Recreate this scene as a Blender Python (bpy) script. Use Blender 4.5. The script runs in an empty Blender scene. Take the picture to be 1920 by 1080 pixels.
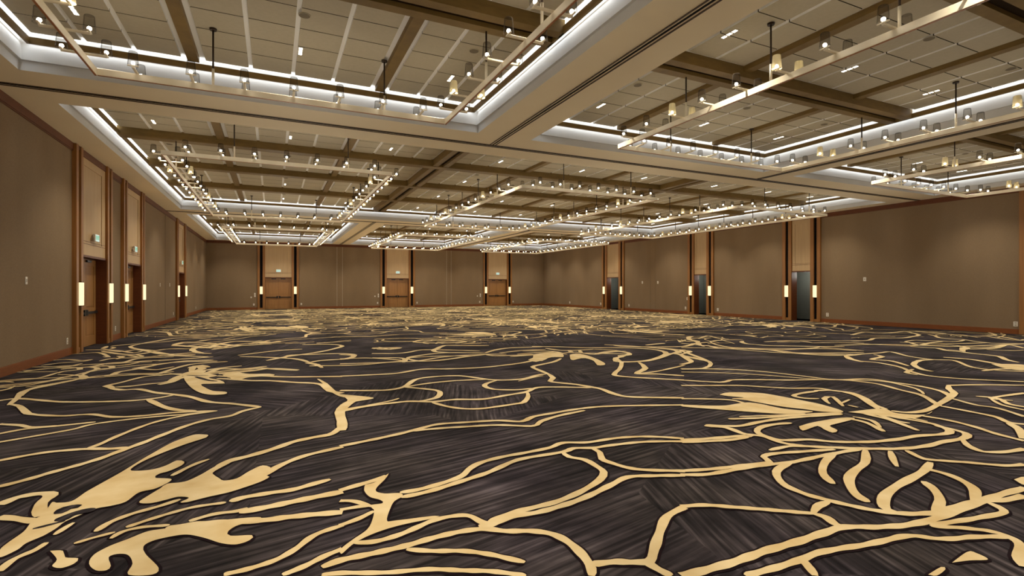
import bpy, bmesh, math, random
from mathutils import Vector, Matrix
random.seed(7)
scene = bpy.context.scene
COL = scene.collection
PI = math.pi

# ------------------------------------------------------------------ materials
def srgb(r, g, b):
    f = lambda c: ((c / 255 + 0.055) / 1.055) ** 2.4 if c > 10 else c / 255 / 12.92
    return (f(r), f(g), f(b), 1)

def new_mat(name):
    m = bpy.data.materials.new(name); m.use_nodes = True
    nt = m.node_tree; nt.nodes.clear()
    out = nt.nodes.new('ShaderNodeOutputMaterial')
    return m, nt, out

def ramp(nt, fac, stops):
    r = nt.nodes.new('ShaderNodeValToRGB')
    el = r.color_ramp.elements
    while len(el) < len(stops): el.new(0.5)
    for e, (p, c) in zip(el, stops): e.position = p; e.color = c
    nt.links.new(fac, r.inputs['Fac']); return r

def coords(nt, scale):
    tc = nt.nodes.new('ShaderNodeNewGeometry')
    mp = nt.nodes.new('ShaderNodeMapping'); mp.inputs['Scale'].default_value = scale
    nt.links.new(tc.outputs['Position'], mp.inputs['Vector']); return mp.outputs['Vector']

def noise(nt, vec, scale, detail=3, rough=.55):
    n = nt.nodes.new('ShaderNodeTexNoise'); n.inputs['Scale'].default_value = scale
    n.inputs['Detail'].default_value = detail; n.inputs['Roughness'].default_value = rough
    nt.links.new(vec, n.inputs['Vector']); return n.outputs['Fac']

def mat_noise(name, c0, c1, scale=(1, 1, 1), ns=4, rough=.7, spec=.3, bump=0, metallic=0, lo=.3, hi=.7):
    m, nt, out = new_mat(name)
    p = nt.nodes.new('ShaderNodeBsdfPrincipled')
    n = noise(nt, coords(nt, scale), ns)
    r = ramp(nt, n, [(lo, c0), (hi, c1)])
    nt.links.new(r.outputs['Color'], p.inputs['Base Color'])
    p.inputs['Roughness'].default_value = rough; p.inputs['Metallic'].default_value = metallic
    p.inputs['Specular IOR Level'].default_value = spec
    if bump:
        b = nt.nodes.new('ShaderNodeBump'); b.inputs['Strength'].default_value = bump; b.inputs['Distance'].default_value = .01
        nt.links.new(n, b.inputs['Height']); nt.links.new(b.outputs['Normal'], p.inputs['Normal'])
    nt.links.new(p.outputs['BSDF'], out.inputs['Surface']); return m

def mat_emit(name, col, strength):
    m, nt, out = new_mat(name)
    e = nt.nodes.new('ShaderNodeEmission'); e.inputs['Color'].default_value = col; e.inputs['Strength'].default_value = strength
    nt.links.new(e.outputs['Emission'], out.inputs['Surface']); return m

def mat_fabric(name):
    m, nt, out = new_mat(name)
    p = nt.nodes.new('ShaderNodeBsdfPrincipled')
    big = noise(nt, coords(nt, (.5, .5, .12)), 1.2, 3)
    fine = noise(nt, coords(nt, (14, 14, 60)), 2.0, 3)
    r1 = ramp(nt, big, [(.3, srgb(124, 103, 78)), (.7, srgb(134, 112, 86))])
    r2 = ramp(nt, fine, [(.25, (.84, .84, .84, 1)), (.75, (1.1, 1.1, 1.1, 1))])
    mx = nt.nodes.new('ShaderNodeMixRGB'); mx.blend_type = 'MULTIPLY'; mx.inputs['Fac'].default_value = 1
    nt.links.new(r1.outputs['Color'], mx.inputs['Color1']); nt.links.new(r2.outputs['Color'], mx.inputs['Color2'])
    nt.links.new(mx.outputs['Color'], p.inputs['Base Color'])
    p.inputs['Roughness'].default_value = .85; p.inputs['Specular IOR Level'].default_value = .15
    nt.links.new(p.outputs['BSDF'], out.inputs['Surface']); return m

def mat_carpet(name):
    """dark plum-charcoal pile with brushed streaks that change direction in big facets"""
    m, nt, out = new_mat(name)
    p = nt.nodes.new('ShaderNodeBsdfPrincipled')
    streaks = []
    for ang, sd in ((12, 0), (70, 3), (140, 9)):
        g = nt.nodes.new('ShaderNodeNewGeometry')
        mp = nt.nodes.new('ShaderNodeMapping'); mp.vector_type = 'TEXTURE'
        mp.inputs['Rotation'].default_value = (0, 0, math.radians(ang))
        mp.inputs['Scale'].default_value = (1.5, .075, 1); mp.inputs['Location'].default_value = (sd, sd, 0)
        nt.links.new(g.outputs['Position'], mp.inputs['Vector'])
        streaks.append(noise(nt, mp.outputs['Vector'], 1.6, 3, .5))
    v = nt.nodes.new('ShaderNodeTexVoronoi'); v.inputs['Scale'].default_value = .42
    nt.links.new(coords(nt, (1, 1, 0)), v.inputs['Vector'])
    sep = nt.nodes.new('ShaderNodeSeparateColor'); nt.links.new(v.outputs['Color'], sep.inputs['Color'])
    def mixf(a, b, fac):
        mx = nt.nodes.new('ShaderNodeMix'); mx.data_type = 'FLOAT'
        nt.links.new(fac, mx.inputs[0]); nt.links.new(a, mx.inputs[2]); nt.links.new(b, mx.inputs[3]); return mx.outputs[0]
    g1 = nt.nodes.new('ShaderNodeMath'); g1.operation = 'GREATER_THAN'; g1.inputs[1].default_value = .45; nt.links.new(sep.outputs[0], g1.inputs[0])
    g2 = nt.nodes.new('ShaderNodeMath'); g2.operation = 'GREATER_THAN'; g2.inputs[1].default_value = .6; nt.links.new(sep.outputs[1], g2.inputs[0])
    s = mixf(mixf(streaks[0], streaks[1], g1.outputs[0]), streaks[2], g2.outputs[0])
    tone = noise(nt, coords(nt, (1, 1, 0)), .9, 5, .6)
    add = nt.nodes.new('ShaderNodeMath'); add.operation = 'MULTIPLY_ADD'; add.inputs[1].default_value = .8
    sub = nt.nodes.new('ShaderNodeMath'); sub.operation = 'SUBTRACT'; sub.inputs[1].default_value = .4
    nt.links.new(tone, add.inputs[0]); nt.links.new(s, add.inputs[2]); nt.links.new(add.outputs[0], sub.inputs[0])
    r = ramp(nt, sub.outputs[0], [(.22, srgb(16, 14, 15)), (.43, srgb(33, 29, 30)), (.6, srgb(55, 49, 50)), (.8, srgb(88, 80, 80))])
    hue = noise(nt, coords(nt, (1, 1, 0)), .8, 2)
    hr = ramp(nt, hue, [(.35, (1.04, 1.03, .93, 1)), (.65, (1.0, .97, 1.06, 1))])
    mx = nt.nodes.new('ShaderNodeMixRGB'); mx.blend_type = 'MULTIPLY'; mx.inputs['Fac'].default_value = 1
    nt.links.new(r.outputs['Color'], mx.inputs['Color1']); nt.links.new(hr.outputs['Color'], mx.inputs['Color2'])
    nt.links.new(mx.outputs['Color'], p.inputs['Base Color'])
    p.inputs['Roughness'].default_value = .95; p.inputs['Specular IOR Level'].default_value = .05
    nt.links.new(p.outputs['BSDF'], out.inputs['Surface']); return m

def mat_glass(name, tint, edge, lo, hi):
    m, nt, out = new_mat(name)
    t = nt.nodes.new('ShaderNodeBsdfTransparent'); t.inputs['Color'].default_value = tint
    d = nt.nodes.new('ShaderNodeBsdfDiffuse'); d.inputs['Color'].default_value = edge
    lw = nt.nodes.new('ShaderNodeLayerWeight'); lw.inputs['Blend'].default_value = .35
    r = ramp(nt, lw.outputs['Facing'], [(.25, (lo,) * 3 + (1,)), (.95, (hi,) * 3 + (1,))])
    mx = nt.nodes.new('ShaderNodeMixShader')
    nt.links.new(r.outputs['Color'], mx.inputs['Fac']); nt.links.new(t.outputs[0], mx.inputs[1]); nt.links.new(d.outputs[0], mx.inputs[2])
    nt.links.new(mx.outputs[0], out.inputs['Surface']); return m

M = {}
M['fabric'] = mat_fabric('brown_wall_fabric')
M['carpet'] = mat_carpet('charcoal_carpet')
M['gold'] = mat_noise('gold_carpet_yarn', srgb(188, 160, 110), srgb(208, 186, 142), ns=3, rough=.95, spec=.05)
M['outline'] = mat_noise('dark_plum_yarn', srgb(16, 9, 12), srgb(26, 15, 18), ns=9, rough=.95, spec=.05)
M['soffit'] = mat_noise('beige_ceiling_paint', srgb(248, 232, 200), srgb(250, 235, 204), ns=2, rough=.8, spec=.2)
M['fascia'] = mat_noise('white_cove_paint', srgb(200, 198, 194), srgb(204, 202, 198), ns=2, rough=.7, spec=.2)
M['deck'] = mat_noise('white_ceiling_reveal', srgb(244, 241, 234), srgb(247, 244, 238), ns=2, rough=.7, spec=.2)
M['panel'] = mat_noise('acoustic_panel', srgb(182, 171, 147), srgb(187, 176, 152), scale=(3, 3, 3), ns=5, rough=.85, spec=.15)
M['panel_edge'] = mat_noise('acoustic_panel_edge', srgb(70, 60, 46), srgb(78, 68, 52), ns=5, rough=.9, spec=.1)
M['beam'] = mat_noise('olive_brown_beam', srgb(112, 88, 44), srgb(126, 100, 52), scale=(2, 2, 8), ns=2, rough=.6)
M['slot'] = mat_noise('dark_air_slot', srgb(38, 26, 12), srgb(44, 30, 14), ns=3, rough=.8, spec=.1)
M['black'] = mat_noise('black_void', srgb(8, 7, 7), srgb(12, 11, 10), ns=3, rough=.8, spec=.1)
M['track'] = mat_noise('dark_track', srgb(62, 46, 32), srgb(70, 52, 36), ns=3, rough=.6)
M['wood'] = mat_noise('walnut_trim', srgb(130, 84, 38), srgb(150, 100, 48), scale=(14, 14, .5), ns=2, rough=.45, spec=.35)
M['wood_dark'] = mat_noise('dark_walnut_crown', srgb(86, 42, 15), srgb(98, 50, 20), scale=(3, 3, 14), ns=1.5, rough=.5)
M['wood_base'] = mat_noise('redbrown_baseboard', srgb(116, 62, 24), srgb(128, 70, 29), scale=(3, 3, 20), ns=1.5, rough=.45)
M['wood_pale'] = mat_noise('pale_veneer', srgb(176, 146, 106), srgb(190, 160, 118), scale=(12, 12, .4), ns=2, rough=.5)
M['door'] = mat_noise('door_veneer', srgb(140, 96, 50), srgb(158, 112, 62), scale=(14, 14, .5), ns=2, rough=.45)
M['bronze'] = mat_noise('dark_bronze', srgb(48, 36, 26), srgb(58, 44, 32), ns=4, rough=.45, metallic=.4)
M['hardware'] = mat_noise('black_hardware', srgb(22, 21, 21), srgb(34, 33, 33), ns=4, rough=.4, metallic=.3)
M['brass'] = mat_noise('pale_champagne_metal', srgb(240, 226, 196), srgb(246, 233, 205), scale=(2, 2, 2), ns=3, rough=.45, spec=.4)
M['bar_brown'] = mat_noise('brown_bar_underside', srgb(150, 92, 48), srgb(166, 104, 56), ns=3, rough=.45)
M['plate'] = mat_noise('ivory_plastic', srgb(226, 220, 206), srgb(232, 226, 212), ns=5, rough=.5)
M['speaker'] = mat_noise('grey_speaker_grille', srgb(112, 100, 82), srgb(124, 112, 92), ns=60, rough=.8)
M['grey_room'] = mat_noise('grey_vestibule_paint', srgb(112, 112, 104), srgb(118, 118, 110), ns=2, rough=.8)
M['metal'] = mat_noise('brushed_aluminium', srgb(170, 158, 140), srgb(188, 176, 158), scale=(20, 20, 1), ns=3, rough=.35, metallic=.6)
M['smoke'] = mat_glass('smoked_glass', (.80, .79, .77, 1), srgb(60, 54, 48), .06, .8)
M['cream_glass'] = mat_glass('cream_glass', (.8, .76, .64, 1), srgb(214, 204, 172), .78, .95)
M['bulb'] = mat_emit('warm_bulb', (1, .90, .74, 1), 24)
M['cell'] = mat_emit('downlight_cell', (1, .93, .8, 1), 4)
M['sconce'] = mat_emit('sconce_diffuser', (1, .76, .41, 1), .85)
M['exit_face'] = mat_emit('exit_sign_face', (.72, .86, .76, 1), .5)
M['exit_green'] = mat_emit('exit_sign_letters', (.10, .50, .22, 1), .5)

# ------------------------------------------------------------------ helpers
def bm_box(bm, x0, x1, y0, y1, z0, z1, mi=0, bev=0):
    xs, ys, zs = sorted((x0, x1)), sorted((y0, y1)), sorted((z0, z1))
    vs = [bm.verts.new((x, y, z)) for z in zs for y in ys for x in xs]
    fs = []
    for q in ((0, 2, 3, 1), (4, 5, 7, 6), (0, 1, 5, 4), (2, 6, 7, 3), (0, 4, 6, 2), (1, 3, 7, 5)):
        f = bm.faces.new([vs[i] for i in q]); f.material_index = mi; fs.append(f)
    if bev:
        es = {e for f in fs for e in f.edges}
        r = bmesh.ops.bevel(bm, geom=list(es), offset=bev, segments=1, affect='EDGES')
        for f in r['faces']: f.material_index = mi
    return fs

def bm_quad(bm, pts, mi=0):
    f = bm.faces.new([bm.verts.new(p) for p in pts]); f.material_index = mi; return f

def bm_tube(bm, p0, p1, r, n=10, mi=0, r1=None, caps=True):
    p0, p1 = Vector(p0), Vector(p1); d = (p1 - p0).normalized()
    a = d.orthogonal().normalized(); b = d.cross(a)
    if r1 is None: r1 = r
    A = [bm.verts.new(p0 + (a * math.cos(2 * PI * i / n) + b * math.sin(2 * PI * i / n)) * r) for i in range(n)]
    B = [bm.verts.new(p1 + (a * math.cos(2 * PI * i / n) + b * math.sin(2 * PI * i / n)) * r1) for i in range(n)]
    for i in range(n):
        f = bm.faces.new((A[i], A[(i + 1) % n], B[(i + 1) % n], B[i])); f.material_index = mi; f.smooth = True
    if caps:
        f = bm.faces.new(A[::-1]); f.material_index = mi
        f = bm.faces.new(B); f.material_index = mi

def to_mesh(name, bm, mats):
    me = bpy.data.meshes.new(name); bm.to_mesh(me); bm.free()
    for m in (mats if isinstance(mats, (list, tuple)) else [mats]): me.materials.append(m)
    return me

def obj(name, bm, mats, parent=None):
    me = bm if isinstance(bm, bpy.types.Mesh) else to_mesh(name, bm, mats)
    o = bpy.data.objects.new(name, me); COL.objects.link(o)
    if parent: o.parent = parent
    return o

def empty(name, loc=(0, 0, 0)):
    o = bpy.data.objects.new(name, None); COL.objects.link(o); o.location = loc
    o.empty_display_size = .1; return o

def tag(o, label, cat, group=None):
    o['label'] = label; o['category'] = cat
    if group: o['group'] = group
    return o

def struct(name, bm, mats, parent=None):
    o = obj(name, bm, mats, parent)
    if not parent: o['kind'] = 'structure'
    return o

TRIM = [0]
def trim(bm, mats):
    TRIM[0] += 1
    return struct('trim_%d' % TRIM[0], bm, mats)

# ------------------------------------------------------------------ camera
H = 1.6; F = 960.0; CX = 960.0; CY = 541.0
TH = math.atan2(448, 960); S, C = math.sin(TH), math.cos(TH)
cam = bpy.data.objects.new('camera', bpy.data.cameras.new('camera')); COL.objects.link(cam)
cam.location = (0, 0, H); cam.rotation_euler = (PI / 2, 0, -TH)
cam.data.sensor_width = 36; cam.data.lens = 18; cam.data.shift_y = 1 / 1920; cam.data.clip_end = 200
scene.camera = cam
def floor_at(px, py):                       # where a carpet mark seen at a pixel lies on the floor
    d = F * H / (py - CY); r = (px - CX) / F * d
    return (d * S + r * C, d * C - r * S)
def project(X, Y, Z):
    d = X * S + Y * C
    if d < .3: return None
    return (CX + F * (X * C - Y * S) / d, CY - F * (Z - H) / d)
def in_view(X, Y, Z, m=160):
    q = project(X, Y, Z)
    return q is not None and -m < q[0] < 1920 + m and -m < q[1] < 1080 + m

# ------------------------------------------------------------------ dimensions
XL, XR, YB, YF = -4.45, 23.65, 43.45, -4.25
ZS = 5.16                                    # soffit
ZBAND, ZBEAM, ZPAN, ZDECK = 5.32, 5.55, 5.715, 5.76
BAYS = [.25, 9.6, 18.95]                     # bay centres across the room
CW = 4.0                                     # coffer half width
TRX = [4.93, 14.28]; TRY = [11.78, 27.9]
ROWS = [(-3.5, 10.94), (12.62, 27.07), (28.75, 42.7)]
CROSS = [[.15, 3.6, 7.1], [16.22, 19.7, 23.15], [32.05, 35.4, 38.75]]
coffers = []
for b in BAYS: coffers.append((b - CW, b + CW) + ROWS[0])
coffers.append((BAYS[0] - CW, BAYS[2] + CW) + ROWS[1])
for b in BAYS: coffers.append((b - CW, b + CW) + ROWS[2])

# ------------------------------------------------------------------ floor (carpet with its woven pattern)
LINES = [
# (origin x, origin y, zoom), then strokes "points|width" and blobs "points|#"
((0, 640, 2.4547), """
0,672 120,640 240,605 350,575 450,545 540,512 600,490 660,468 760,428 860,390 960,362 1060,345 1120,322 1200,304|.075
0,552 200,515 390,498 500,497 600,490|.075
400,497 460,475 560,430 700,378 840,345 1000,322|.06
0,467 150,440 330,408 420,385 560,365 700,350 850,338 1000,322|.06
0,428 120,405 260,392 440,373|.07
0,383 90,388 150,398 260,390|.07
40,290 90,300 120,328 150,338 280,345 420,338 520,350 650,345 800,330 900,325 1000,322|.075
0,275 80,265 180,272 280,280 440,280 600,275 680,268 740,260 800,248|.08
500,215 560,225 640,222 720,238 800,246 880,258 960,280 1060,288 1125,295 1200,304|.085
680,268 720,288 760,305 820,318 900,322|.09
40,295 80,262 95,240 130,225 200,210 320,185 380,170 520,155 640,150 740,148 800,140|.08
840,150 850,180 880,215 920,238 970,248 1030,246 1045,240 1035,234 980,230 945,215 925,200 980,197 1035,195 1010,180 960,170 1000,160 960,150 920,145 880,140|#
475,210 500,203 560,190 660,165 760,155 840,150|.08
470,210 500,202 530,212 515,220|#
530,212 600,208 680,198 760,190 830,172 860,165|.09
1000,160 1100,165 1180,160 1240,162 1330,165 1571,163|.11
1000,172 1100,178 1150,182 1250,183 1350,190 1450,195 1490,205 1520,230 1571,240|.1
900,165 960,182 1000,186|~.08
860,158 910,160 960,158|~.06
1010,165 1060,172|~.06
880,140 890,120 920,112 960,120|.15
900,150 960,145 1000,130 1060,128 1130,130 1200,125 1250,128 1370,135|.12
940,150 1040,145 1100,138 1180,133|.1
780,185 830,160 870,150|.12
700,110 780,100 860,95 1000,92|.1
955,433 900,432 840,450 780,475 700,520 640,555 560,605 480,650 400,695 330,740 260,748 240,745 200,800 150,830 110,880 40,930 0,965 0,1000 80,965 120,935 200,900 260,865 300,835 380,800 440,775 520,760 580,742 640,700 720,680 790,640 715,632 730,615 780,600 835,575 848,558 815,552 765,575 710,592 640,600 600,595 650,560 740,520 850,478 950,445|#
265,800 310,772 370,765|~.085
265,835 340,800 440,778|~.085
150,870 230,850 300,832|~.03
0,757 70,725 150,708 220,703 232,715 190,750 180,810|.085
0,812 90,822 180,835|.07
740,680 770,660 850,650 920,620 980,585 1050,550 1070,556 990,600 980,615 1010,635 1030,645 1090,635 1150,600 1210,575 1250,590 1225,620 1240,628 1200,650 1130,675 1050,700 960,720 860,745 830,745 870,725 820,720 760,735 690,750 640,745 690,710|#
790,622 850,590 910,563 962,545|.05
1000,580 1060,552 1140,532 1210,512 1280,490 1350,465 1440,445 1520,430 1560,405 1571,395|.09
1571,488 1480,510 1400,530 1320,560 1260,590 1220,620|.075
1520,638 1450,657 1350,685 1250,700 1120,722 1060,742|.075
1571,695 1450,720 1330,745 1210,770 1100,790|.09
440,880 500,840 600,800 740,760 830,730|.05
1571,790 1450,800 1330,812 1200,828 1000,838 880,848 760,868|.08
510,912 560,882 650,860 780,850|.04
580,860 700,820 800,790 900,765 1040,745|.045
870,832 980,800 1090,785 1140,770|.05
840,845 960,835 1100,820 1200,815 1190,835 1100,850 1050,880 1060,900 1160,898 1150,920 1090,940 1020,935 940,910 860,895 780,905 700,925 660,950 670,985 730,1050 700,1080 590,1080 610,1030 590,990 540,985 500,1000 510,1040 490,1060 440,1060 410,1030 430,990 500,950 590,915 680,880 770,865|#
340,935 430,908 530,882|.035
250,895 300,862 340,838|.04
230,970 290,970 300,1000 360,1005 340,1030 280,1050 240,1040 262,1010|#
0,1065 60,1010 160,965 215,930|.045
1030,1078 1150,1050 1270,1010 1360,960 1450,895 1571,850|.05
1300,1080 1400,1040 1500,990 1571,960|.05
0,188 150,175 300,165 420,140 560,120 720,105|.07
0,215 120,205 260,180 420,165|.07
0,205 200,185 330,168|.05
110,140 240,125 400,120 520,100 700,95|.1
280,130 420,118 560,112 640,98|.09
200,120 380,110 560,98 640,80 800,72|.1
460,92 520,80 640,76 760,66 900,60|.1
480,38 560,48 640,40 760,60 900,52|.12
700,50 620,62 540,58 470,46|.12
800,18 900,25 1000,15 1100,20 1250,12|.2
880,45 900,30 960,30 1010,22|.2
560,140 640,128 720,132 800,118|.09
"""),
((640, 640, 2.4547), """
0,228 120,228 220,225 290,210 340,178 420,165 540,160 640,172 720,180 830,175 900,158 950,150|.09
290,212 400,195 520,183 680,176|.08
290,212 380,220 440,228 455,240 440,260 380,275 330,280|.085
0,325 120,300 240,285 320,278 420,280 520,270 650,268 760,250 850,235 900,215 1000,212 1150,215|.085
0,318 130,295 230,275 265,264|.05
420,283 480,300 560,312 640,312 720,302 800,290 840,282 860,255 855,235|.075
720,180 670,195 660,208 700,222 800,225 880,218|.08
950,150 900,130 880,118 920,108 980,95 1010,80|.1
950,150 975,170 960,185 1000,192 1080,200 1150,212 1200,222 1260,245 1340,258 1571,262|.1
815,185 880,168 930,160|.06
0,162 150,155 260,148 370,130 500,128 640,122 760,110 860,95 920,75|.1
0,105 160,100 280,95 350,92 480,72 640,62 760,60|.1
280,95 310,78 440,70 600,68|.1
0,82 120,78 240,85 290,92|.1
0,62 60,68 40,80 0,85|.1
0,485 120,460 260,430 340,410 440,385 560,376 720,367 830,371 880,350 960,335 1100,312 1250,300 1571,295|.075
320,415 440,404 560,396 720,388 880,392 920,370 1000,345 1120,320|.07
270,700 380,680 540,630 590,590 640,562 740,535 850,515 960,492 1020,470 1130,468 1250,450 1350,442 1450,442 1571,450|.065
275,722 400,695 560,645 680,605 780,560 850,540 1020,512 1070,495 1160,493 1250,480 1400,465 1571,463|.065
1020,515 1050,535 1120,548 1170,575 1208,605 1190,640 1130,680 1060,715 980,745 880,770 800,790 720,820 680,840|.065
1150,492 1190,515 1200,545 1250,565 1320,585 1400,595 1571,600|.065
690,845 800,808 900,792 1000,765 1090,735 1170,700 1250,660 1320,628 1440,622 1571,620|.065
630,850 720,815 800,793 830,800 740,840 690,862 640,865|#
0,690 60,670 130,650 180,635 205,620|.07
110,665 150,655 180,640 218,612 200,640 165,675 160,695 200,705 270,703 282,718 245,740 225,775 210,830 250,830 430,808 430,818 270,852 150,890 60,935 0,985 0,960 50,920 120,870 145,820 150,780 130,760 190,750 180,735 130,720 105,690|#
0,738 60,740 140,765|.05
0,780 80,765 140,760|.05
0,852 80,820 150,785|.05
60,932 160,925 280,890 420,830 520,808 590,808 650,838 700,845|.055
-90,1045 0,1012 150,980 300,945 420,910 550,880 660,868 760,878 880,878 980,895 1060,940 1120,1000 1150,1050 1152,1085|.062
300,962 420,970 560,970 680,985 770,1005 845,1022|.05
-90,1080 0,1072 200,1070 400,1055 560,1060 700,1065 850,1085|.045
1150,1032 1260,1020 1350,1022 1420,1015 1440,960 1470,870 1500,810 1571,768|.062
1400,1018 1450,1050 1520,1085|.06
1320,60 1290,72 1265,80 1290,100 1280,130 1255,155 1330,166 1571,180|.1
1270,96 1370,95 1440,85 1500,65 1571,40|.1
1370,98 1400,125 1360,150 1450,152 1571,160|.11
1360,150 1450,140 1571,112|.07
1120,55 1240,58 1320,60|.12
"""),
((1280, 640, 2.4547), """
0,205 100,205 260,205 380,212 500,218 620,218 700,230 780,240 840,265 880,295 940,315|.085
0,180 180,190 220,180 330,178 500,180 700,178 880,195 1000,225 1100,250 1160,285 1185,300|.085
0,128 200,130 380,142 540,160 700,178 850,175 980,192 1100,210 1200,235 1240,262|.085
0,143 160,146 360,156 560,172 700,180|.06
720,180 860,182 960,192 1080,222 1110,245|.06
1225,203 1225,220 1250,240 1222,265 1180,290 1120,320 1040,330 960,322|.085
1215,205 1350,202 1571,204|.08
1240,265 1350,295 1450,310 1571,350|.07
1190,300 1320,325 1440,350 1500,375 1571,385|.08
1100,345 1220,365 1340,395 1450,430 1571,462|.075
1500,378 1550,410 1560,450|.09
0,266 140,268 240,275 320,300|.07
960,350 1060,365 1160,385 1230,415 1200,430 1080,438 980,455 850,466 700,465 580,455 460,458 380,440 342,418 360,398 420,385 500,378|.075
100,391 200,400 270,425 310,437 250,440 130,450 0,458|.08
290,430 380,442 460,470 560,485 700,492 850,497 1000,497 1120,485 1200,465 1290,450 1310,432 1270,415 1160,390|.075
0,467 200,458 300,443|.07
1285,448 1310,480 1380,510 1480,512 1571,498|.07
1030,505 1100,540 1160,550 1300,560 1480,575 1571,570|.065
400,505 480,487 560,486 640,490|.06
0,600 150,590 300,572 400,560 372,535 420,520 560,510 700,500|.065
0,618 120,615 260,590 400,570 500,560 620,535 750,510 820,500|.065
500,560 442,590 432,620 470,665 560,705 640,728 750,755 870,780 980,795 1090,798 1180,790 1280,760 1380,735 1480,705 1571,678|.068
700,515 655,560 645,610 692,660|.07
840,503 840,560 790,600 765,640 790,700 852,745|.075
955,508 970,550 987,580|.06
1140,560 1110,600 1040,640 970,680 928,720 930,770 990,795|.075
1108,648 1160,690 1185,740 1160,792|.07
1120,590 1230,620 1320,665 1347,700 1340,750|.07
1571,715 1480,735 1380,742 1250,790 1130,830 1020,852 880,860 740,860 640,890 520,930 380,970 240,1020 80,1065 0,1085|.068
0,765 100,758 240,768 400,780 540,792 610,797|.058
600,797 620,765 670,742|.068
600,797 660,815 700,845 750,862|.066
1400,745 1440,760 1480,790 1400,810 1250,835 1140,850|.055
1140,855 1300,865 1420,880 1500,905 1550,940 1545,1000 1571,1045|.055
1500,905 1350,905 1200,915 1050,900 960,915 850,940 720,960 620,980 540,1012 420,1050 290,1085|.055
545,1005 585,1050 610,1085|.06
750,68 800,62 900,55 960,50 1040,70 1150,85 1250,90 1330,120 1450,135 1571,140|.09
760,70 800,90 900,100 1000,120 1050,140 1130,160 1300,175 1571,188|.09
880,62 920,72 870,85 960,92 1040,115|.1
1150,86 1090,90 1062,108 1100,130 1150,140|.12
1060,130 1030,145 1080,156|.1
0,10 200,30 400,40 640,35 800,45|.1
0,30 200,35 420,52 640,60 800,62|.1
0,45 100,85 130,105 100,125 0,130|.1
0,62 40,90 30,100 0,108|.1
1420,105 1571,110 1571,135 1480,125|#
1200,75 1330,85 1450,105 1571,120|.14
1380,138 1450,130 1571,128|.1
1350,255 1450,265 1500,290 1571,305|.08
1571,240 1500,250 1420,265 1520,275|.07
1420,268 1470,295 1571,320|.06
1525,640 1571,628 1571,665|#
1240,1025 1310,975 1350,980 1405,1010 1320,1015|#
1130,1080 1190,1045 1210,1055 1170,1085|#
700,20 900,15 1100,20 1240,25 1400,20 1571,12|.12
1220,40 1290,45 1290,30 1420,28 1500,15|.12
1000,5 1200,12 1400,8|.12
"""),
((1280, 610, 1.742), """
120,228 150,221 240,222 290,228 380,245 460,262 525,284 460,284 400,276 330,268 260,256 205,246 160,241 200,238 150,233|#
0,261 130,264 220,254 330,274 425,284 340,291 240,286 150,279 0,267|#
150,308 240,305 340,298 440,291 520,288|.07
75,328 180,331 250,318 330,306 430,298 520,292|.075
185,300 300,296 400,290|.045
380,332 430,318 520,304 562,307 500,324 480,331 506,345 490,353 460,341 440,331 392,346|#
528,304 600,320 657,349|.07
556,300 620,314 646,336|.06
540,285 650,274 700,289 790,294 815,283 760,305 680,301 600,292|#
590,290 680,312 770,346|.07
620,288 700,314 742,322|.06
640,290 730,302 800,316|.05
440,216 385,224 362,232 400,240 445,241|.08
430,215 500,215 570,232 620,262 642,278|.08
480,258 462,241 490,235 524,266|.07
512,259 545,244|.05
540,262 572,270|.06
330,262 430,272 520,282|.05
300,312 400,300 500,293|.04
"""),
((940, 570, 3), """
165,318 180,302 240,290 300,284 345,286 348,300 300,300 262,306 230,322|#
385,287 420,280 460,285 510,300 560,322 585,338 575,346 540,346 520,322 470,306 430,311 404,318 388,310|#
0,277 120,263 250,258|.1
50,298 150,290 240,286|.12
90,284 200,275 300,271|.1
120,266 260,266 340,276|.1
250,251 330,262 420,262 520,256|.12
340,278 420,272 520,284 620,271 700,266|.1
380,262 400,275|.14
440,262 450,277|.12
300,275 370,284|.1
520,256 640,262 720,280|.1
"""),
((0, 0, 1), """
596,711 610,720 622,732 640,743 668,747|.07
700,747 668,750 648,760 637,774 641,790 642,808|.13
636,740 700,747 662,755 643,762 652,751|#
"""),
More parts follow.
